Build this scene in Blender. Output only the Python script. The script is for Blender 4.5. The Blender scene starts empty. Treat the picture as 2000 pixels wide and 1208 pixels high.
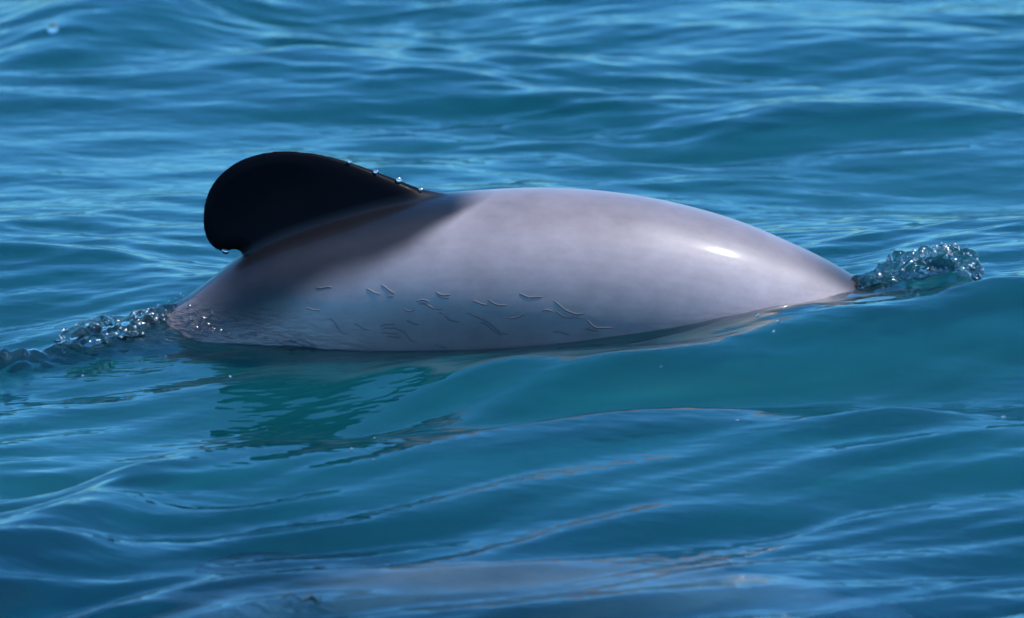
import bpy, bmesh, math, random
import numpy as np
from mathutils import Vector, Matrix
from mathutils.bvhtree import BVHTree

random.seed(7)
rng = np.random.default_rng(11)
scene = bpy.context.scene
C = scene.collection

# ------------------------------------------------------------------ camera
DEP = math.radians(12.0)             # looking down from a boat deck with a long lens
DIST, LENS, SENSOR = 14.3, 400.0, 36.0
TARGET = Vector((0, 0, 0.03))
CAM = TARGET + DIST * Vector((0, -math.cos(DEP), math.sin(DEP)))
cd = bpy.data.cameras.new('camera')
cd.lens, cd.sensor_width, cd.clip_start, cd.clip_end = LENS, SENSOR, 0.1, 20000
cd.dof.use_dof = True
cd.dof.focus_distance = DIST - 0.1
cd.dof.aperture_fstop = 8.0
cam = bpy.data.objects.new('camera', cd)
C.objects.link(cam)
cam.location = CAM
cam.rotation_euler = (math.pi / 2 - DEP, 0, 0)
scene.camera = cam

# ------------------------------------------------------------------ sky and sun
SUN = Vector((0.43, 0.05, 0.90)).normalized()
world = bpy.data.worlds.new('World')
scene.world = world
world.use_nodes = True
wn = world.node_tree
sky = wn.nodes.new('ShaderNodeTexSky')
sky.sky_type = 'NISHITA'
sky.sun_disc = False
sky.sun_elevation = math.asin(SUN.z)
sky.sun_rotation = math.atan2(SUN.x, SUN.y)
sky.air_density, sky.dust_density, sky.ozone_density = 1.0, 0.7, 4.0
bg = wn.nodes['Background']
bg.inputs[1].default_value = 0.15
tint = wn.nodes.new('ShaderNodeVectorMath'); tint.operation = 'MULTIPLY'      # the photograph's cool white balance
tint.inputs[1].default_value = (0.40, 0.96, 1.34)
wn.links.new(sky.outputs[0], tint.inputs[0])
wn.links.new(tint.outputs[0], bg.inputs[0])
sl = bpy.data.lights.new('sun', 'SUN')
sl.energy, sl.angle, sl.color = 2.75, math.radians(0.53), (1.0, 0.97, 0.92)
sun = bpy.data.objects.new('sun', sl)
C.objects.link(sun)
sun.rotation_euler = SUN.to_track_quat('Z', 'Y').to_euler()
vs = scene.view_settings
vs.view_transform, vs.look, vs.exposure, vs.gamma = 'Standard', 'None', 0.72, 1.0
vs.use_curve_mapping = False
cy = scene.cycles
cy.max_bounces, cy.transmission_bounces, cy.glossy_bounces = 10, 8, 4
cy.use_denoising = True
cy.sample_clamp_indirect = 6.0

# ------------------------------------------------------------------ helpers
RIGHT, UP, FWD = Vector((1, 0, 0)), Vector((0, math.sin(DEP), math.cos(DEP))), Vector((0, math.cos(DEP), -math.sin(DEP)))
def ray(px, py):
    k = SENSOR / LENS / 2000.0
    return (FWD + RIGHT * ((px - 1000) * k) + UP * ((604 - py) * k)).normalized()
def on_y(px, py, y=0.0):
    d = ray(px, py); return CAM + d * ((y - CAM.y) / d.y)
def on_z(px, py, z=0.0):
    d = ray(px, py); return CAM + d * ((z - CAM.z) / d.z)
def smooth(a, b, v):
    t = np.clip((v - a) / (b - a), 0, 1); return t * t * (3 - 2 * t)
def spline(xk, yk, x):
    """smooth interpolation through knots (Catmull-Rom / Hermite), held flat outside"""
    xk, yk = np.asarray(xk, float), np.asarray(yk, float)
    m = np.gradient(yk, xk)
    x = np.clip(x, xk[0], xk[-1])
    i = np.clip(np.searchsorted(xk, x) - 1, 0, len(xk) - 2)
    h = xk[i + 1] - xk[i]; t = (x - xk[i]) / h
    return ((2*t**3 - 3*t**2 + 1) * yk[i] + (t**3 - 2*t**2 + t) * h * m[i]
            + (-2*t**3 + 3*t**2) * yk[i+1] + (t**3 - t**2) * h * m[i+1])
def np_mesh(name, verts, faces, smooth_shade=True):
    verts = np.asarray(verts, np.float32); faces = np.asarray(faces, np.int32)
    me = bpy.data.meshes.new(name)
    n, k = faces.shape
    me.vertices.add(len(verts)); me.vertices.foreach_set('co', verts.ravel())
    me.loops.add(n * k); me.loops.foreach_set('vertex_index', faces.ravel())
    me.polygons.add(n)
    me.polygons.foreach_set('loop_start', np.arange(0, n * k, k, dtype=np.int32))
    if smooth_shade: me.polygons.foreach_set('use_smooth', np.ones(n, bool))
    me.update(calc_edges=True)
    return me
def grid_faces(nr, nc, wrap=False):
    r = np.arange(nr - 1)[:, None]; c = np.arange(nc if wrap else nc - 1)[None]
    c2 = (c + 1) % nc
    return np.stack([r*nc + c, r*nc + c2, (r+1)*nc + c2, (r+1)*nc + c], -1).reshape(-1, 4)
def add(name, me, mat=None, parent=None, **props):
    o = bpy.data.objects.new(name, me); C.objects.link(o)
    if mat: me.materials.clear(); me.materials.append(mat)
    o.parent = parent
    for k, v in props.items(): o[k] = v
    return o

# ------------------------------------------------------------------ materials
def new_mat(name):
    m = bpy.data.materials.new(name); m.use_nodes = True
    nt = m.node_tree; nt.nodes.clear()
    return m, nt, nt.nodes.new, nt.links.new
def water_mat(name, body, body_mix, rough, bumps, absorb=True, ior=1.333):
    m, nt, N, L = new_mat(name)
    out = N('ShaderNodeOutputMaterial')
    geo = N('ShaderNodeNewGeometry')
    nrm = None
    for scale, stretch, strength, dist, detail in bumps:
        mp = N('ShaderNodeMapping'); mp.inputs['Scale'].default_value = stretch
        mp.inputs['Rotation'].default_value = (0, 0, math.radians(-18))
        L(geo.outputs['Position'], mp.inputs[0])
        nz = N('ShaderNodeTexNoise'); nz.inputs['Scale'].default_value = scale
        nz.inputs['Detail'].default_value = detail
        L(mp.outputs[0], nz.inputs['Vector'])
        bp = N('ShaderNodeBump'); bp.inputs['Strength'].default_value = strength
        bp.inputs['Distance'].default_value = dist
        L(nz.outputs[0], bp.inputs['Height'])
        if nrm: L(nrm, bp.inputs['Normal'])
        nrm = bp.outputs[0]
    gl = N('ShaderNodeBsdfGlossy'); gl.inputs['Roughness'].default_value = rough
    rf = N('ShaderNodeBsdfRefraction'); rf.inputs['IOR'].default_value = ior
    rf.inputs['Roughness'].default_value = 0.0
    df = N('ShaderNodeBsdfDiffuse'); df.inputs['Color'].default_value = (*body, 1)
    up = N('ShaderNodeCombineXYZ'); up.inputs[2].default_value = 1.0
    L(up.outputs[0], df.inputs['Normal'])     # light scattered back out of the depth does not follow the ripples
    fr = N('ShaderNodeFresnel'); fr.inputs['IOR'].default_value = ior
    if nrm:
        for nd in (gl, rf, fr): L(nrm, nd.inputs['Normal'])
    m1 = N('ShaderNodeMixShader'); m1.inputs[0].default_value = body_mix
    L(rf.outputs[0], m1.inputs[1]); L(df.outputs[0], m1.inputs[2])
    m2 = N('ShaderNodeMixShader')
    L(fr.outputs[0], m2.inputs[0]); L(m1.outputs[0], m2.inputs[1]); L(gl.outputs[0], m2.inputs[2])
    L(m2.outputs[0], out.inputs['Surface'])
    if absorb:
        va = N('ShaderNodeVolumeAbsorption'); va.inputs['Color'].default_value = (0.05, 0.55, 0.75, 1)
        va.inputs['Density'].default_value = 6.5
        L(va.outputs[0], out.inputs['Volume'])
    return m
M_SEA = water_mat('sea_water', (0.0004, 0.110, 0.130), 0.12, 0.015,
                  [(26, (1, 1.8, 1), 0.35, 0.004, 1.0)])
M_SPLASH = water_mat('splash_water', (0.003, 0.045, 0.048), 0.32, 0.10,
                     [(75, (1, 1, 1), 0.35, 0.004, 2.0)], absorb=False)
M_DROP = water_mat('droplet_water', (0.3, 0.35, 0.36), 0.10, 0.20, [], absorb=False, ior=1.6)

def skin_material():
    m, nt, N, L = new_mat('dolphin_skin')
    out = N('ShaderNodeOutputMaterial'); p = N('ShaderNodeBsdfPrincipled')
    L(p.outputs[0], out.inputs[0])
    at = N('ShaderNodeAttribute'); at.attribute_name = 'pigment'
    tc = N('ShaderNodeTexCoord')
    n1 = N('ShaderNodeTexNoise'); n1.inputs['Scale'].default_value = 9; n1.inputs['Detail'].default_value = 5
    n2 = N('ShaderNodeTexNoise'); n2.inputs['Scale'].default_value = 160; n2.inputs['Detail'].default_value = 3
    for n in (n1, n2): L(tc.outputs['Object'], n.inputs['Vector'])
    rm = N('ShaderNodeMapRange'); rm.inputs['To Min'].default_value = 0.72; rm.inputs['To Max'].default_value = 1.24
    L(n1.outputs[0], rm.inputs[0])
    rm2 = N('ShaderNodeMapRange'); rm2.inputs['To Min'].default_value = 0.74; rm2.inputs['To Max'].default_value = 1.26
    n4 = N('ShaderNodeTexNoise'); n4.inputs['Scale'].default_value = 38; n4.inputs['Detail'].default_value = 6; n4.inputs['Roughness'].default_value = .62
    mp4 = N('ShaderNodeMapping'); mp4.inputs['Scale'].default_value = (.8, 1, 1.1); mp4.inputs['Rotation'].default_value = (0, math.radians(-25), 0)
    L(tc.outputs['Object'], mp4.inputs[0]); L(mp4.outputs[0], n4.inputs['Vector'])
    L(n4.outputs[0], rm2.inputs[0])
    mu = N('ShaderNodeMath'); mu.operation = 'MULTIPLY'; L(rm.outputs[0], mu.inputs[0]); L(rm2.outputs[0], mu.inputs[1])
    sc = N('ShaderNodeVectorMath'); sc.operation = 'SCALE'; L(at.outputs['Color'], sc.inputs[0]); L(mu.outputs[0], sc.inputs['Scale'])
    L(sc.outputs[0], p.inputs['Base Color'])
    p.inputs['Roughness'].default_value = 0.42
    p.inputs['IOR'].default_value = 1.4
    lv = N('ShaderNodeAttribute'); lv.attribute_name = 'gloss'
    for nm, k in (('Specular IOR Level', 0.30), ('Coat Weight', 0.32)):
        g = N('ShaderNodeMath'); g.operation = 'MULTIPLY'; g.inputs[1].default_value = k
        L(lv.outputs['Fac'], g.inputs[0]); L(g.outputs[0], p.inputs[nm])
    p.inputs['Coat Roughness'].default_value = 0.11
    p.inputs['Coat IOR'].default_value = 1.33
    # wet film relief: stronger where the 'film' attribute says that water runs off the skin
    fa = N('ShaderNodeAttribute'); fa.attribute_name = 'film'
    mp = N('ShaderNodeMapping'); mp.inputs['Rotation'].default_value = (0, math.radians(-38), 0)
    mp.inputs['Scale'].default_value = (0.5, 1.0, 1.6)
    L(tc.outputs['Object'], mp.inputs[0])
    n3 = N('ShaderNodeTexNoise'); n3.inputs['Scale'].default_value = 95; n3.inputs['Detail'].default_value = 3
    L(mp.outputs[0], n3.inputs['Vector'])
    b3 = N('ShaderNodeBump'); b3.inputs['Distance'].default_value = 0.006
    L(fa.outputs['Fac'], b3.inputs['Strength']); L(n3.outputs[0], b3.inputs['Height'])
    b1 = N('ShaderNodeBump'); b1.inputs['Strength'].default_value = 0.06; b1.inputs['Distance'].default_value = 0.002
    L(n2.outputs[0], b1.inputs['Height']); L(b3.outputs[0], b1.inputs['Normal'])
    L(b1.outputs[0], p.inputs['Normal']); L(b3.outputs[0], p.inputs['Coat Normal'])
    return m
M_SKIN = skin_material()
def plain(name, col, rough):
    m, nt, N, L = new_mat(name)
    out = N('ShaderNodeOutputMaterial'); p = N('ShaderNodeBsdfPrincipled'); L(p.outputs[0], out.inputs[0])
    nz = N('ShaderNodeTexNoise'); nz.inputs['Scale'].default_value = 12
    cr = N('ShaderNodeMix'); cr.data_type = 'RGBA'
    cr.inputs[6].default_value = (*[c * 0.75 for c in col], 1); cr.inputs[7].default_value = (*[c * 1.2 for c in col], 1)
    L(nz.outputs[0], cr.inputs[0]); L(cr.outputs[2], p.inputs['Base Color'])
    p.inputs['Roughness'].default_value = rough
    return m
M_SEABED = plain('seabed_silt', (0.02, 0.05, 0.05), 0.9)
M_SCATTER = plain('scatter_sheet', (0.0003, 0.130, 0.112), 0.9)
M_EYE = plain('dark_eye', (0.01, 0.009, 0.008), 0.15)
M_WEED = plain('floating_weed', (0.015, 0.03, 0.02), 0.5)

# ------------------------------------------------------------------ the sea surface
WAVES = []
def band(l0, l1, n, slope, mean_deg, spread_deg, env):
    for _ in range(n):
        lam = l0 * (l1 / l0) ** rng.random()
        th = math.radians(mean_deg + spread_deg * rng.normal())
        k = 2 * math.pi / lam
        WAVES.append((k * math.cos(th), k * math.sin(th), slope / k * math.sqrt(2.0 / n), rng.random() * 6.283, lam, env))
# direction = the way the crests face (90 deg = crests square to the line of sight)
band(1.3, 2.8, 7, 0.035, 100, 22, 0)
band(0.36, 0.85, 14, 0.058, 106, 26, 1)
band(0.10, 0.28, 30, 0.105, 101, 22, 2)
band(0.20, 0.34, 10, 0.080, 118, 12, 4)
band(0.085, 0.19, 30, 0.165, 120, 10, 4)      # nearer than the animal the ripples run slantwise
band(0.04, 0.10, 26, 0.058, 101, 24, 3)
band(0.045, 0.10, 26, 0.052, 122, 15, 5)

XK = [-1.6, -.95, -.65, -.40, -.25, -.13, 0.0, .18, .31, .445, .65, .95, 1.6]
HK = [-.02, -.02, -.014, .008, .005, .001, .006, .028, .058, .068, .080, .07, .03]
def knot_line(pts):
    """pixels of a crest in the photograph + its height above mean level -> x, y, z of that crest line"""
    q = sorted(((*on_z(px, py, z)[:2], z) for px, py, z in pts), key=lambda v: v[0])
    return np.array(q).T
CREST_A = knot_line([(-150, 830, -.005), (0, 795, 0), (300, 748, .005), (600, 716, .022), (800, 690, .042), (1000, 679, .058), (1200, 674, .066),
                     (1400, 660, .067), (1600, 628, .072), (1800, 590, .076), (2000, 540, .086), (2150, 520, .088)])
CREST_B = knot_line([(-150, 1110, .020), (0, 1050, .018), (150, 980, .020), (300, 905, .021), (450, 872, .020), (700, 866, .020), (1000, 850, .022), (1250, 813, .026),
                     (1500, 803, .027), (1750, 810, .027), (2000, 824, .026), (2150, 832, .025)])
RIDGES = [  # finer crests: line in the photograph, height (m), width towards camera / away
    ([(1300, 250), (1500, 212), (1750, 196), (2150, 188)], .018, .08, .14),
    ([(-150, 130), (0, 92), (200, 50), (420, 5), (600, -30)], .040, .20, .35),
    ([(-150, 1140), (300, 1120), (600, 1100), (1000, 1062), (1500, 1045), (2000, 1000), (2150, 990)], .010, .07, .08),
    ([(950, 975), (1300, 930), (1500, 905), (1700, 872), (2000, 850), (2150, 840)], .008, .06, .07),
    ([(900, 1010), (1150, 985), (1400, 960), (1700, 950), (2000, 925), (2150, 915)], .007, .05, .06),
]
RIDGE_W = []
for pts, a, wn_, wf in RIDGES:
    q = sorted((on_z(px, py, 0.02) for px, py in pts), key=lambda v: v.x)
    RIDGE_W.append(([v.x for v in q], [v.y for v in q], a, wn_, wf))
def hermite_rows(K, V, y):
    """spline through per-point knots K (rows ascending) with values V, evaluated at y"""
    K, V = np.stack(K), np.stack(V)
    m = np.empty_like(V)
    m[1:-1] = (V[2:] - V[:-2]) / (K[2:] - K[:-2]); m[0] = 0; m[-1] = 0
    out = np.where(y < K[0], V[0], V[-1])
    for i in range(len(K) - 1):
        h = K[i+1] - K[i]; t = np.clip((y - K[i]) / h, 0, 1)
        seg = (2*t**3 - 3*t**2 + 1) * V[i] + (t**3 - 2*t**2 + t) * h * m[i] + (-2*t**3 + 3*t**2) * V[i+1] + (t**3 - t**2) * h * m[i+1]
        out = np.where((y >= K[i]) & (y <= K[i+1]), seg, out)
    return out
# tops of the water humped up over the tail and thrown up over the head
TAIL_PX = [(-200, 700, -.20), (-60, 686, -.17), (0, 677, -.15), (60, 668, -.125), (105, 659, -.10), (133, 646, -.085), (175, 627, -.065), (206, 623, -.05), (245, 623, -.035),
           (280, 614, -.02), (315, 601, -.01), (350, 590, 0), (395, 625, 0), (440, 690, 0)]
TAIL_TOP = np.array([(on_y(px, py, y).x, on_y(px, py, y).z, y) for px, py, y in TAIL_PX]).T
BOW_TOP = np.array([(on_y(px, py).x, on_y(px, py).z) for px, py in [(1640, 575), (1668, 556), (1700, 541), (1750, 526), (1800, 512), (1850, 502), (1890, 520), (1915, 545), (1950, 560)]]).T
def swell(x, y):
    hc = spline(XK, HK, x)
    ya, za = spline(CREST_A[0], CREST_A[1], x), spline(CREST_A[0], CREST_A[2], x)
    yb, zb = spline(CREST_B[0], CREST_B[1], x), spline(CREST_B[0], CREST_B[2], x)
    ym = yb + (ya - yb) * .42; zm_ = .5 * (za + zb) - .026 - .25 * np.maximum(za - .01, 0)
    one = np.ones_like(x)
    h = hermite_rows([yb - .9, yb - .34, yb, ym, ya, np.maximum(ya + .06, -.06 * one), .25 * one, .75 * one],
                     [0 * x, -.016 * one, zb, zm_, za, hc - .004, hc * .9, 0 * x], y)
    far = np.abs(x) - 1.4
    h = h * np.exp(-np.maximum(0, far) ** 2)
    for qx, qy, a, wn_, wf in RIDGE_W:
        d = y - spline(qx, qy, x)
        w = np.where(d < 0, wn_, wf)
        ends = smooth(qx[0] - .02, qx[0] + .22, x) * (1 - smooth(qx[-1] - .22, qx[-1] + .02, x))
        h = h + a * np.exp(-(d / w) ** 2) * ends
    for T, wy, e, rough in ((TAIL_TOP, .050, .08, .0030), (BOW_TOP, .050, .03, .0022)):
        up = np.maximum(spline(T[0], T[1], x) - hc, 0) * smooth(T[0][0], T[0][0] + e, x) * (1 - smooth(T[0][-1] - e, T[0][-1], x))
        yc = spline(T[0], T[2], x) if len(T) > 2 else 0.0
        g = np.exp(-np.abs((y - yc) / wy) ** 1.6)
        h = h + up * g
        # churned skin of the hump
        c = np.sin(190 * x + 60 * y + 2 * np.sin(90 * y)) * np.sin(120 * y - 70 * x + 1) + .6 * np.sin(330 * x - 210 * y) * np.sin(260 * y + 140 * x) + .8 * np.sin(85 * x + 3 * np.sin(60 * y))
        h = h + rough * c * g * np.clip(up / .02, 0, 1)
    return h
def sea_height(x, y, spacing=0.0):
    x = np.asarray(x, float); y = np.asarray(y, float)
    h = swell(x, y)
    wx = x + .05 * np.sin(2.1 * y + 1.3 * x) + .02 * np.sin(7 * y - 3 * x + 1)
    wy = y + .06 * np.sin(1.7 * x - .9 * y + 2) + .02 * np.sin(6 * x + 4 * y)
    patch = .5 + .5 * np.sin(1.9 * x + 2.7 * y + .8 * np.sin(3.1 * x)) * np.sin(2.3 * x - 1.3 * y + 1.0)
    near = np.exp(-((y + .55) / .55) ** 2)          # glassy water in front of the animal
    dol = np.exp(-((y / .16) ** 2 + (x / .75) ** 2) ** 2)
    envs = [1 - .7 * dol, (1 - .60 * near) * (1 - .75 * dol), (.34 + 1.0 * patch) * (1 - .18 * near) * (1 - .6 * dol),
            (.2 + 1.2 * patch) * (1 - .5 * near) + .08]
    fore = 1 - smooth(-.7, .1, y)
    envs += [envs[2] * fore, envs[3] * fore]; envs[2] = envs[2] * (1 - .85 * fore); envs[3] = envs[3] * (1 - .85 * fore)
    for kx, ky, a, ph, lam, e in WAVES:
        f = np.clip((lam / np.maximum(spacing, 1e-6) - 3) / 5, 0, 1) if np.ndim(spacing) else 1.0
        w = np.sin(kx * wx + ky * wy + ph)
        h = h + a * f * envs[e] * (w - .28 * (1 - w * w) if e > 1 else w)
    return h
def axis(lo, hi, step, far, grow):
    core = list(np.arange(lo, hi + step / 2, step))
    s, v, up = step, core[-1], []
    while v < far: s *= grow; v += s; up.append(v)
    s, v, dn = step, core[0], []
    while v > -far: s *= grow; v -= s; dn.append(v)
    return np.array(dn[::-1] + core + up)
gx = axis(-.86, .86, .0038, 4000, 1.13)
gy = axis(-2.3, 3.4, .0055, 4000, 1.12)
X, Y = np.meshgrid(gx, gy)
SP = np.maximum(np.gradient(gx)[None, :] * np.ones_like(Y), np.gradient(gy)[:, None] * np.ones_like(X))
Z = sea_height(X, Y, SP)
sea_me = np_mesh('sea', np.stack([X, Y, Z], -1).reshape(-1, 3), grid_faces(len(gy), len(gx)))
sea = add('sea', sea_me, M_SEA, kind='structure')
bed_x = np.linspace(-4000, 4000, 9); BX, BY = np.meshgrid(bed_x, bed_x)
add('seabed', np_mesh('seabed', np.stack([BX, BY, -9 + 0 * BX], -1).reshape(-1, 3), grid_faces(9, 9)), M_SEABED, kind='structure')
# added opaque sheet below the surface, its teal standing in for scattered light
mx = axis(-1.2, 1.2, .03, 4000, 1.3); my = axis(-2.6, 3.4, .03, 4000, 1.3)
MX, MY = np.meshgrid(mx, my)
add('scatter_sheet', np_mesh('scatter_sheet', np.stack([MX, MY, np.minimum(swell(MX, MY), .07) - .085 - .115 * (1 - smooth(-1.05, -.75, MY))], -1).reshape(-1, 3), grid_faces(len(my), len(mx))), M_SCATTER, kind='structure')
def h1(x, y): return float(sea_height(np.array([x]), np.array([y]))[0])

# ------------------------------------------------------------------ the dolphin
# line of the back in the photograph (left = tail), with the body radius across it in pixels
BACK = [(-330, 812, 12), (-230, 800, 20), (-120, 775, 30), (0, 742, 44), (120, 696, 62), (240, 642, 84), (360, 580, 110), (470, 497, 138), (560, 452, 162),
        (700, 408, 188), (830, 380, 205), (950, 370, 216), (1050, 366, 222), (1150, 370, 224), (1250, 382, 221),
        (1350, 403, 213), (1450, 433, 200), (1550, 475, 180), (1620, 509, 163), (1680, 545, 146), (1740, 590, 122),
        (1790, 640, 92), (1820, 690, 62), (1834, 730, 30), (1838, 746, 6)]
PXM = DIST * SENSOR / LENS / 2000
def build_dolphin_mesh():
    s = np.arange(len(BACK), dtype=float)
    tt = np.linspace(0, len(BACK) - 1, 150)
    bx = spline(s, [b[0] for b in BACK], tt); by = spline(s, [b[1] for b in BACK], tt); br = spline(s, [b[2] for b in BACK], tt) * PXM
    top = np.array([on_y(a, b) for a, b in zip(bx, by)])
    tx, tz = np.gradient(top[:, 0]), np.gradient(top[:, 2])
    ln = np.hypot(tx, tz); tx, tz = tx / ln, tz / ln
    nx, nz = -tz, tx
    # the silhouette seen from above lies a little over the top line
    top[:, 0] -= nx * br * .02; top[:, 2] -= nz * br * .02
    cx, cz = top[:, 0] - nx * br, top[:, 2] - nz * br
    wide = spline(s, [.5, .5, .55, .62, .72, .82, .9, .95] + [.98] * 11 + [1, 1.02, 1.05, 1.1, 1.1, 1], tt)
    ang = np.linspace(0, 2 * math.pi, 64, endpoint=False)
    ca, sa = np.cos(ang), np.sin(ang)
    V = np.stack([cx[:, None] + nx[:, None] * br[:, None] * ca, (br * wide)[:, None] * sa, cz[:, None] + nz[:, None] * br[:, None] * ca], -1)
    v0 = V.reshape(-1, 3); f0 = grid_faces(150, 64, True)
    bm = bmesh.new()
    def dump(vs_, fs_, caps=None):
        bv = [bm.verts.new(p) for p in vs_]
        for f in fs_: bm.faces.new([bv[i] for i in f])
        if caps:
            for c in caps: bm.faces.new([bv[i] for i in c])
    dump(v0, f0, [list(range(63, -1, -1)), list(range(149 * 64, 150 * 64))])
    def plate(outline, centre, thick, edge, place):
        """a fin: outline (2-D) filled by rings round a centre; thickness rounds off towards the outline"""
        o = np.array(outline, float); n = len(o)
        seg = np.roll(o, -1, 0)
        ks = np.sin(np.linspace(0, 1, 15) * math.pi / 2)[1:]
        vs_, fs_ = [], []
        for side in (1, -1):
            rows = []
            for k in ks:
                p = np.array(centre) + (o - np.array(centre)) * k
                ab = seg - o; ap = p[:, None] - o[None]
                u = np.clip((ap * ab[None]).sum(-1) / (ab ** 2).sum(-1)[None], 0, 1)
                d = np.sqrt(((ap - u[..., None] * ab[None]) ** 2).sum(-1)).min(1)
                q = np.clip(d / edge, 0, 1)
                th = thick(p) * np.sqrt(np.clip(1 - (1 - q) ** 2, 0, 1))
                rows.append([place(a, b, side * c) for (a, b), c in zip(p, th)])
            base = len(vs_); vs_.append(place(centre[0], centre[1], side * float(thick(np.array([centre]))[0])))
            for r in rows: vs_ += r
            for j in range(n):
                a, b = base + 1 + j, base + 1 + (j + 1) % n
                fs_.append((base, a, b) if side > 0 else (base, b, a))
                for r in range(len(ks) - 1):
                    q0, q1 = a + r * n, b + r * n
                    f = (q0, q0 + n, q1 + n, q1)
                    fs_.append(f if side > 0 else f[::-1])
        dump(vs_, fs_)
    def resample(pts, n):
        p = np.array(pts, float); s_ = np.arange(len(p), dtype=float); t_ = np.linspace(0, len(p) - 1, n)
        return np.stack([spline(s_, p[:, 0], t_), spline(s_, p[:, 1], t_)], -1)
    # dorsal fin: low, rounded, leaning back
    free = resample([(905, 385), (850, 374), (820, 368), (780, 352), (735, 335), (683, 316), (640, 304), (600, 297), (550, 294.5), (510, 299), (470, 312),
                     (440, 331), (415, 358), (400, 391), (395.5, 425), (399, 455), (409, 476), (425, 489), (442, 491), (458, 487), (472, 492)], 110)
    out = np.vstack([free, [(500, 545), (560, 540), (640, 505), (740, 470), (840, 440), (900, 415)]])
    outw = np.array([(on_y(a, b).x, on_y(a, b).z) for a, b in out])
    cpt = on_y(610, 410)
    def fin_thick(p):                       # thicker towards the body
        zz = np.interp(p[:, 0], [-.36, -.30, -.18, -.06], [.085, .115, .155, .178])
        return .0075 + .011 * np.clip(1 - (p[:, 1] - zz) / .09, 0, 1.1) ** 1.5
    plate(outw, (cpt.x, cpt.z), fin_thick, .018, lambda a, b, c: (a, c, b))
    # flippers (under water) - rounded paddles
    fl = resample([(0, 0), (.03, .05), (.04, .12), (.02, .19), (-.02, .225), (-.06, .21), (-.075, .16), (-.07, .09), (-.08, .03), (-.06, 0)], 44)
    hx, hz = on_y(1560, 745).x, on_y(1560, 745).z
    for sd in (1, -1):
        plate(fl, (-.025, .1), lambda p: np.full(len(p), .010), .035,
              lambda a, b, c, sd=sd: (hx + a - b * .75, sd * (.055 + b * .75) + c * .3 * sd, hz + .02 - b * .55 + c * .9 + a * .3))
    # flukes
    fk = resample([(.06, 0), (.05, .05), (.0, .13), (-.06, .19), (-.085, .195), (-.075, .14), (-.06, .07), (-.05, .015), (-.06, -.0)], 40)
    tx_, tz_ = on_y(-300, 820).x, on_y(-300, 820).z
    for sd in (1, -1):
        o2 = [(a, b * sd) for a, b in fk] + [(-.03, -.02 * sd), (.05, -.02 * sd)]
        if sd < 0: o2 = o2[::-1]
        plate(o2, (-.015, .07 * sd), lambda p: np.full(len(p), .008), .03, lambda a, b, c: (tx_ + a, b, tz_ + c + a * .25))
    me = bpy.data.meshes.new('dolphin_raw')
    bmesh.ops.recalc_face_normals(bm, faces=bm.faces[:])
    bm.to_mesh(me); bm.free()
    o = bpy.data.objects.new('dolphin_raw', me); C.objects.link(o)
    r = o.modifiers.new('remesh', 'REMESH'); r.mode = 'VOXEL'; r.voxel_size = .0023; r.use_smooth_shade = True
    sm = o.modifiers.new('smooth', 'SMOOTH'); sm.iterations = 24; sm.factor = .5
    dg = bpy.context.evaluated_depsgraph_get()
    res = bpy.data.meshes.new_from_object(o.evaluated_get(dg))
    bpy.data.objects.remove(o); bpy.data.meshes.remove(me)
    res.name = 'dolphin'
    n = len(res.vertices); co = np.empty(n * 3, np.float32); res.vertices.foreach_get('co', co); co = co.reshape(-1, 3)
    x, y, z = co.T.astype(float)
    # --- pigment of the skin, with some shade painted in
    order = np.argsort(top[:, 0])
    zback = np.interp(x, top[order, 0], top[order, 2])
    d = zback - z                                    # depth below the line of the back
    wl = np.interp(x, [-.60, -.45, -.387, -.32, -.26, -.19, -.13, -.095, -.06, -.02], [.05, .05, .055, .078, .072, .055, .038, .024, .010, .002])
    cape = 1 - smooth(wl * .65, wl * 1.55, d + .0035 * np.sin(23 * x + 9 * z) + .002 * np.sin(61 * x - 30 * z))  # dark cape of the skin, with shade below the fin painted in
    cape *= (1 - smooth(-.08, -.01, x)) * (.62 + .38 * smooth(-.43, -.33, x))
    tail = (1 - smooth(-.54, -.37, x)) * .40
    face = np.maximum(smooth(.50, .56, x) * (1 - smooth(.25, .30, zback - z)) * .8, smooth(.32, .43, x) * (1 - smooth(.004, .024, d)) * .8)
    onfin = np.clip(smooth(-.004, .012, -d) * (1 - smooth(-.12, -.06, x)), 0, 1)
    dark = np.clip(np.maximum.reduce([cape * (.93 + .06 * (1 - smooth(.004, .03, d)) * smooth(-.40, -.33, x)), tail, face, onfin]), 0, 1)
    dark = np.maximum(dark, smooth(.10, .13, np.abs(y) - .06 * 0) * smooth(.25, .33, d) * .9 * (x > .3))
    belly = smooth(.235, .30, d) * (np.abs(y) < .1)
    grey = np.array([.365, .272, .255]); blk = np.array([.004, .004, .0055]); wht = np.array([.62, .62, .62])
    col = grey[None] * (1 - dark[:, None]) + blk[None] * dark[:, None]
    flank = smooth(.030, .15, d) * (1 - smooth(.18, .42, x)) * smooth(-.34, -.04, x)      # shade of the lower side, painted into the skin colour
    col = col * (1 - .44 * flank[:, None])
    ridge = (1 - smooth(.004, .055, d)) * smooth(-.12, .0, x)                              # and a duskier line along the spine
    col = col * (1 - .34 * ridge[:, None]) * (1 + .22 * smooth(.10, .36, x) * (1 - ridge))[:, None]
    col = col * (1 - belly[:, None]) + wht[None] * belly[:, None]
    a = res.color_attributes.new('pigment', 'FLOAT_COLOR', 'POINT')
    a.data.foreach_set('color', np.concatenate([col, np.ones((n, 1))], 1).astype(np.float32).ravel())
    hw = sea_height(x, np.clip(y, -.3, .3))
    film = (1 - smooth(.006, .060, z - hw)) * (1 - smooth(-.30, -.12, x)) * 1.0 + .10 * (1 - smooth(.0, .02, z - hw))
    fa = res.attributes.new('film', 'FLOAT', 'POINT'); fa.data.foreach_set('value', film.astype(np.float32))
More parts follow.
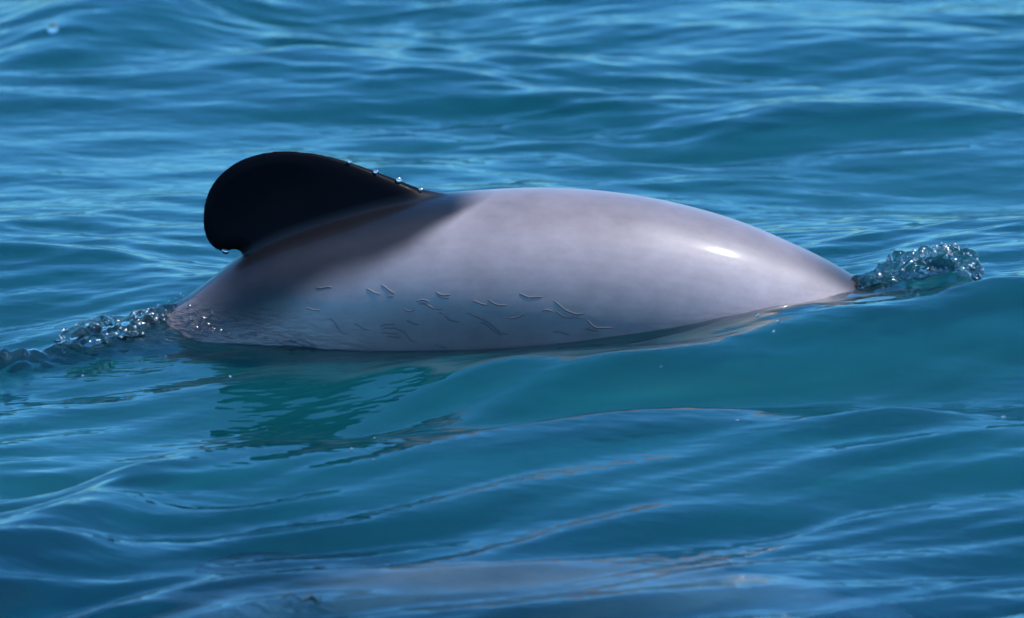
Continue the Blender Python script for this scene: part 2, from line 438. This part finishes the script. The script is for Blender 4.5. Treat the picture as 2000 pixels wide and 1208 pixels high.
    ga = res.attributes.new('gloss', 'FLOAT', 'POINT'); ga.data.foreach_set('value', (1 - .9 * onfin).astype(np.float32))
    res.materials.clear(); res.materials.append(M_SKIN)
    return res, co
dol_me, dol_co = build_dolphin_mesh()
dolphin = bpy.data.objects.new('dolphin', dol_me); C.objects.link(dolphin)
dolphin['label'] = 'grey dolphin arching its back and black rounded dorsal fin out of the water'
dolphin['category'] = 'dolphin'; dolphin['group'] = 'dolphins swimming together'
bmx = bmesh.new(); bmx.from_mesh(dol_me); BVH = BVHTree.FromBMesh(bmx); bmx.free()
eye_bm = bmesh.new(); bmesh.ops.create_uvsphere(eye_bm, u_segments=12, v_segments=8, radius=.009)
eye_me = bpy.data.meshes.new('eye'); eye_bm.to_mesh(eye_me); eye_bm.free(); eye_me.materials.append(M_EYE)
def hit_skin(px, py):
    loc, nor, idx, dist = BVH.ray_cast(CAM, ray(px, py)); return loc, nor
EYES = []
for sd in (-1, 1):
    p = Vector((on_y(1735, 730).x, sd * .3, on_y(1735, 730).z))
    loc, nor, *_ = BVH.ray_cast(p, Vector((0, -sd, 0)))
    e = bpy.data.objects.new('eye', eye_me); C.objects.link(e); e.parent = dolphin
    e.location = (loc or p) - (nor or Vector((0, 0, 0))) * .005
    EYES.append(e)

# wavy raised lines on the flank
def zm(pts): return [(560 + a * .35, 480 + b * .35) for a, b in pts]
LINES = [zm(p) for p in [
    [(155, 235), (190, 242), (225, 232), (260, 238)], [(440, 238), (480, 262), (530, 275)], [(520, 215), (560, 245), (610, 275)], [(560, 285), (600, 288)],
    [(825, 255), (850, 275), (890, 280), (920, 272)], [(835, 275), (870, 295), (915, 292)], [(715, 312), (770, 305), (800, 320)], [(730, 325), (780, 330), (830, 358), (880, 352)],
    [(650, 350), (670, 368), (720, 362)], [(665, 415), (700, 435), (745, 445)], [(840, 375), (880, 385), (910, 420), (970, 425)],
    [(1030, 305), (1075, 325), (1130, 335)], [(1120, 300), (1160, 330), (1235, 335)], [(985, 375), (1040, 390), (1085, 410), (1140, 440), (1175, 475), (1215, 497), (1245, 490)],
    [(1075, 425), (1120, 445), (1160, 480), (1200, 505)], [(1290, 265), (1330, 285), (1380, 292), (1435, 286)], [(1480, 305), (1520, 335), (1565, 370), (1620, 385), (1665, 382)],
    [(1490, 360), (1530, 390), (1580, 405), (1660, 402)], [(1420, 365), (1460, 362), (1490, 372)], [(1670, 410), (1700, 445), (1750, 465), (1830, 455)],
    [(1660, 460), (1700, 475), (1750, 475)], [(1480, 480), (1540, 488), (1585, 500)], [(1230, 405), (1275, 408), (1330, 375)],
    [(215, 400), (265, 425), (285, 465), (320, 495), (345, 490)], [(370, 440), (400, 445), (430, 470), (470, 470)], [(515, 455), (560, 440), (610, 442)],
    [(525, 470), (560, 460), (600, 462), (640, 475), (670, 500), (700, 535), (730, 540)], [(530, 485), (575, 492), (630, 490)], [(550, 505), (600, 512), (645, 508)],
    [(825, 550), (860, 566), (900, 568)], [(100, 345), (140, 360), (200, 362)]]]
def skin_line(pts, wide=.0027, high=.00050):
    p = np.array(pts, float); s_ = np.arange(len(p), dtype=float)
    n = max(10, int(np.hypot(*np.diff(p, axis=0).T).sum() / 3))
    ext = .16; t_ = np.linspace(-ext, len(p) - 1 + ext, n)
    q = np.stack([spline(s_, p[:, 0], t_), spline(s_, p[:, 1], t_)], -1)
    q += np.stack([np.sin(t_ * 5.1), np.cos(t_ * 4.3)], -1) * 1.2
    P, Nn = [], []
    for a, b in q:
        loc, nor = hit_skin(a, b)
        if loc is None: continue
        P.append(loc); Nn.append(nor)
    if len(P) < 5: return None
    for _ in range(3):
        Nn = [(Nn[max(i-1, 0)] + Nn[i] * 2 + Nn[min(i+1, len(Nn)-1)]).normalized() for i in range(len(Nn))]
        P = [(P[max(i-1, 0)] + P[i] * 2 + P[min(i+1, len(P)-1)]) / 4 for i in range(len(P))]
    vs_, m = [], 11
    us = np.linspace(-1, 1, m)
    for i, (loc, nor) in enumerate(zip(P, Nn)):
        T = (P[min(i + 1, len(P) - 1)] - P[max(i - 1, 0)]).normalized()
        B = nor.cross(T).normalized()
        e = i / (len(P) - 1); w = min(1.0, 5 * e + .05, 5 * (1 - e) + .05)
        for u in us:
            # a fold: raised lip on one side, groove on the other
            prof = math.exp(-((u - .18) / .30) ** 2) - .8 * math.exp(-((u + .42) / .25) ** 2)
            q_ = BVH.find_nearest(loc + B * (u * wide * (.4 + .6 * w)))[0]
            vs_.append(q_ + nor * (high * w * prof + .00022 * w - .0009 * abs(u) ** 4 - .0002 * (1 - w)))
    return np_mesh('skin_fold', vs_, grid_faces(len(P), m))
SUB = np.where((dol_co[:, 1] < 0) & (dol_co[:, 2] > -.06) & (np.abs(dol_co[:, 0] + .05) < .4))[0][::3]
DOL_COL = np.empty(len(dol_co) * 4, np.float32); dol_me.color_attributes['pigment'].data.foreach_get('color', DOL_COL); DOL_COL = DOL_COL.reshape(-1, 4)[SUB]
for ln_ in LINES:
    me = skin_line(ln_)
    if me:
        n = len(me.vertices); a = me.color_attributes.new('pigment', 'FLOAT_COLOR', 'POINT')
        v_ = np.empty(n * 3, np.float32); me.vertices.foreach_get('co', v_); v_ = v_.reshape(-1, 3)
        a.data.foreach_set('color', np.concatenate([DOL_COL[np.argmin(((dol_co[SUB] - v_[k]) ** 2).sum(1))] for k in range(0, n, 11) for _ in range(11)]).reshape(-1, 4).astype(np.float32).dot(np.diag([.72, .72, .72, 1]).astype(np.float32)).ravel())
        me.attributes.new('gloss', 'FLOAT', 'POINT').data.foreach_set('value', np.full(n, .45, np.float32))
        add('skin_fold', me, M_SKIN, dolphin)

# second animal, just under the surface in front
d2 = bpy.data.objects.new('dolphin', dol_me); C.objects.link(d2)
d2['label'] = 'submerged dolphin seen as a dark blue blur just under the surface'
d2['category'] = 'dolphin'; d2['group'] = 'dolphins swimming together'
c2 = on_z(830, 1165, 0)
d2.rotation_euler = (math.radians(-60), math.radians(8), math.radians(5))
d2.location = (c2.x + .11, c2.y + .21, 0)
_m = np.array(d2.rotation_euler.to_matrix()); _q = (dol_co @ _m.T)[::7] + np.array(d2.location)[None]
d2.location.z = -.009 - float((_q[:, 2] - sea_height(_q[:, 0], _q[:, 1])).max())
for e in EYES:
    k = e.copy(); C.objects.link(k); k.parent = d2

# ------------------------------------------------------------------ water thrown up
def ico(r, sub=2):
    bm = bmesh.new(); bmesh.ops.create_icosphere(bm, subdivisions=sub, radius=r)
    me = bpy.data.meshes.new('droplet'); bm.to_mesh(me); bm.free()
    for p in me.polygons: p.use_smooth = True
    me.materials.append(M_DROP); return me
DROP = [ico(1.0, 2)]
def droplet(loc, r, parent=None, squash=.32, name='droplet', **props):
    o = bpy.data.objects.new(name, DROP[0]); C.objects.link(o)
    o.location = loc; o.scale = (r * random.uniform(.85, 1.2), r, r * squash)
    ax = Vector((.286, -.618, .732)) + .22 * Vector((rng.normal(), rng.normal(), rng.normal()))  # flat side turned midway between sun and camera, shaped so droplets glint
    o.rotation_euler = ax.to_track_quat('Z', 'Y').to_euler()
    if parent: o.parent = parent
    for k, v in props.items(): o[k] = v
    return o
def value_noise(seed):
    g = np.random.default_rng(seed); W = [(g.normal(size=3), g.random() * 6.28) for _ in range(14)]
    def f(p, s):
        return sum(np.sin((p * s) @ w + ph) for w, ph in W) / math.sqrt(7)
    return f
def lump(name, blobs, seed, parent, amp, scale):
    """union of overlapping blobs of water, remeshed and roughened"""
    bm = bmesh.new()
    for (c, r) in blobs:
        mt = Matrix.Translation(c) @ Matrix.Diagonal((r[0], r[1], r[2], 1))
        bmesh.ops.create_icosphere(bm, subdivisions=3, radius=1, matrix=mt)
    me = bpy.data.meshes.new(name + '_raw'); bm.to_mesh(me); bm.free()
    o = bpy.data.objects.new(name + '_raw', me); C.objects.link(o)
    r = o.modifiers.new('r', 'REMESH'); r.mode = 'VOXEL'; r.voxel_size = .0016; r.use_smooth_shade = True
    s = o.modifiers.new('s', 'SMOOTH'); s.iterations = 8; s.factor = .5
    res = bpy.data.meshes.new_from_object(o.evaluated_get(bpy.context.evaluated_depsgraph_get()))
    bpy.data.objects.remove(o); bpy.data.meshes.remove(me)
    n = len(res.vertices); co = np.empty(n * 3, np.float32); res.vertices.foreach_get('co', co); co = co.reshape(-1, 3)
    no = np.empty(n * 3, np.float32); res.vertices.foreach_get('normal', no); no = no.reshape(-1, 3)
    f = value_noise(seed)
    w = f(co, scale) * .6 + (1 - 2 * np.abs(f(co, scale * 1.7))) * .35 + .35 * f(co, scale * 3.1)
    co = co + no * (amp * w)[:, None]
    res.vertices.foreach_set('co', co.astype(np.float32).ravel()); res.update()
    ob = add(name, res, M_SPLASH, parent)
    return ob, co, no

# splash over the head
bow = bpy.data.objects.new('bow_splash', None); C.objects.link(bow)
bow['label'] = 'glassy hump of splashing water with bright droplets where the head goes under'; bow['category'] = 'splash'
def B(px, py, y, rx, ry, rz): return (on_y(px, py, y), (rx * PXM, ry * PXM, rz * PXM))
blobs = [B(1684, 552, -.005, 24, 30, 9), B(1705, 548, -.01, 40, 40, 14), B(1745, 540, 0, 46, 56, 26), B(1790, 525, .0, 46, 56, 30), B(1835, 515, .0, 44, 52, 36), B(1852, 500, .01, 28, 34, 24),
         B(1880, 520, .0, 32, 46, 34), B(1902, 535, -.01, 16, 34, 20), B(1765, 515, .03, 36, 36, 22), B(1815, 500, .02, 28, 34, 18)]
_, co, no = lump('hump', blobs, 3, bow, .0028, 85)
vis = np.where((no[:, 1] < .1) & (co[:, 2] > .035))[0]
wgt = np.exp(-((co[vis, 0] - on_y(1870, 520).x) / .055) ** 2) + .12
for i in rng.choice(vis, 120, p=wgt / wgt.sum()):
    r = .0012 + .0028 * rng.random() ** 2.0
    droplet(Vector(co[i]) + Vector(no[i]) * r * .5, r, bow, random.uniform(.22, .45))
for k in range(26):
    a = on_y(1850 + rng.normal() * 40, 505 + rng.normal() * 18, -.02 + rng.normal() * .02)
    droplet(a, .0006 + .0010 * rng.random(), bow)

# water humped up over the tail stock
tail = bpy.data.objects.new('tail_splash', None); C.objects.link(tail)
tail['label'] = 'ragged ridge of churned water trailing over the tail behind the fin'; tail['category'] = 'splash'
blobs = []
for px, py, y, rx, rz in [(365, 600, .0, 20, 22), (340, 606, 0, 26, 20), (315, 615, 0, 26, 20), (285, 622, .0, 30, 18), (255, 632, 0, 28, 18), (225, 634, .005, 26, 20), (200, 634, .0, 26, 22),
                          (172, 642, 0, 24, 20), (145, 655, 0, 28, 18), (300, 640, -.03, 40, 14), (230, 652, -.03, 50, 13), (160, 668, -.02, 50, 12)]:
    yy = float(np.interp(px, [p[0] for p in TAIL_PX], [p[2] for p in TAIL_PX])) + y * .4
    blobs.append((on_y(px, py - 2, yy), (rx * PXM * 1.1, 26 * PXM, rz * PXM * .75)))
_, co, no = lump('ridge', blobs, 8, tail, .0022, 75)
vis = np.where((no[:, 1] < .15) & (co[:, 0] > on_y(120, 640).x))[0]
for i in rng.choice(vis, 90):
    r = .0010 + .0026 * rng.random() ** 2.2
    droplet(Vector(co[i]) + Vector(no[i]) * r * .5, r, tail, random.uniform(.22, .45))
for px, py, r in [(352, 573, .0022), (358, 578, .0016), (344, 583, .0014), (350, 592, .0018), (330, 588, .0013)]:
    droplet(on_y(px, py, -.005), r, tail)

# beads along the edge where the skin leaves the water
for px, py, r in [(400, 620, 2.6), (408, 632, 2.0), (396, 634, 1.6), (470, 655, 2.2), (495, 652, 2.8), (482, 660, 1.5), (572, 666, 2.6), (612, 674, 2.4), (540, 664, 1.2), (432, 645, 1.6), (385, 606, 2.2), (376, 622, 2.6), (388, 640, 2.4), (418, 641, 2.0), (448, 650, 2.2), (372, 598, 1.8), (415, 612, 1.4), (520, 660, 1.8), (592, 671, 1.6)]:
    loc, nor = hit_skin(px, py)
    if loc: droplet(loc + nor * r * .0002, r * .0016, name='water_bead', label='bead of water on the skin just above the waterline near the tail', category='water bead', group='water beads at the waterline')
for px, py, r in [(682, 320, 2.2), (734, 340, 2.4), (779, 356, 3.0), (822, 374, 2.2)]:
    loc, nor = hit_skin(px, py)
    if loc: droplet(Vector((loc.x, loc.y - .001, loc.z + .0035)), r * .0013, name='water_bead', label='bright bead of water on the front edge of the dorsal fin', category='water bead', group='water beads on the fin edge')
loc, nor = hit_skin(440, 487)
if loc: droplet(loc + Vector((0, 0, -.003)), .0045, squash=.7, name='water_drop', label='drop of water hanging from the rear tip of the dorsal fin', category='water drop')
droplet(on_y(103, 55, -1.9), .0065, squash=1.0, name='flying_droplet', label='lone round droplet of water flying high above the sea', category='droplet')
# bubbles afloat, some added to stand in for sun glints on the water
for px, py, r, lab in [(1197, 657, 3.4, 0), (1190, 648, 2.0, 0), (1480, 617, 2.6, 1), (1528, 597, 2.2, 1), (1520, 629, 2.4, 1), (1511, 648, 2.2, 1), (450, 737, 2.4, 2), (162, 735, 2.0, 2),
                       (686, 878, 2.2, 3), (729, 900, 2.0, 3), (731, 858, 1.8, 3), (1960, 816, 3.0, 4), (1285, 748, 2.4, 4), (1440, 822, 1.8, 4)]:
    z = 0.0
    for _ in range(6):
        p = on_z(px, py, z); z = h1(p.x, p.y)
    p = on_z(px, py, z)
    where = ['bubble floating on the water against the dolphin flank', 'bubble floating as an added sun glint on the bright streaks below the dolphin head', 'bubble floating on the smooth water below the tail',
             'bubble floating as an added sun glint on the dark fin reflection', 'bubble floating on the open blue water'][lab]
    droplet(p + Vector((0, 0, r * .0003)), r * .001, squash=.7, name='bubble', label=where, category='bubble', group=where.replace('bubble floating', 'bubbles floating'))

# scrap of weed afloat over the second animal
z = 0.0
for _ in range(6):
    p = on_z(600, 1185, z); z = h1(p.x, p.y)
bm = bmesh.new()
path = [(-.030, 0), (-.018, .006), (-.006, -.002), (.004, .003), (.012, -.003), (.016, .004)]
prev = None
for i, (a, b) in enumerate(path):
    r = .0012 + .0016 * (i > 2)
    zz = h1(p.x + a, p.y + b * 3) - p.z + .0006
    ring = [bm.verts.new((a, b * 3 + r * math.cos(t), zz + r * math.sin(t))) for t in np.linspace(0, 2 * math.pi, 8, endpoint=False)]
    if prev:
        for j in range(8): bm.faces.new((prev[j], prev[(j + 1) % 8], ring[(j + 1) % 8], ring[j]))
    else: bm.faces.new(ring[::-1])
    prev = ring
bm.faces.new(prev)
me = bpy.data.meshes.new('weed_scrap'); bm.to_mesh(me); bm.free()
w_ = add('weed_scrap', me, M_WEED, label='small dark scrap of weed floating above the submerged dolphin', category='weed')
w_.location = p
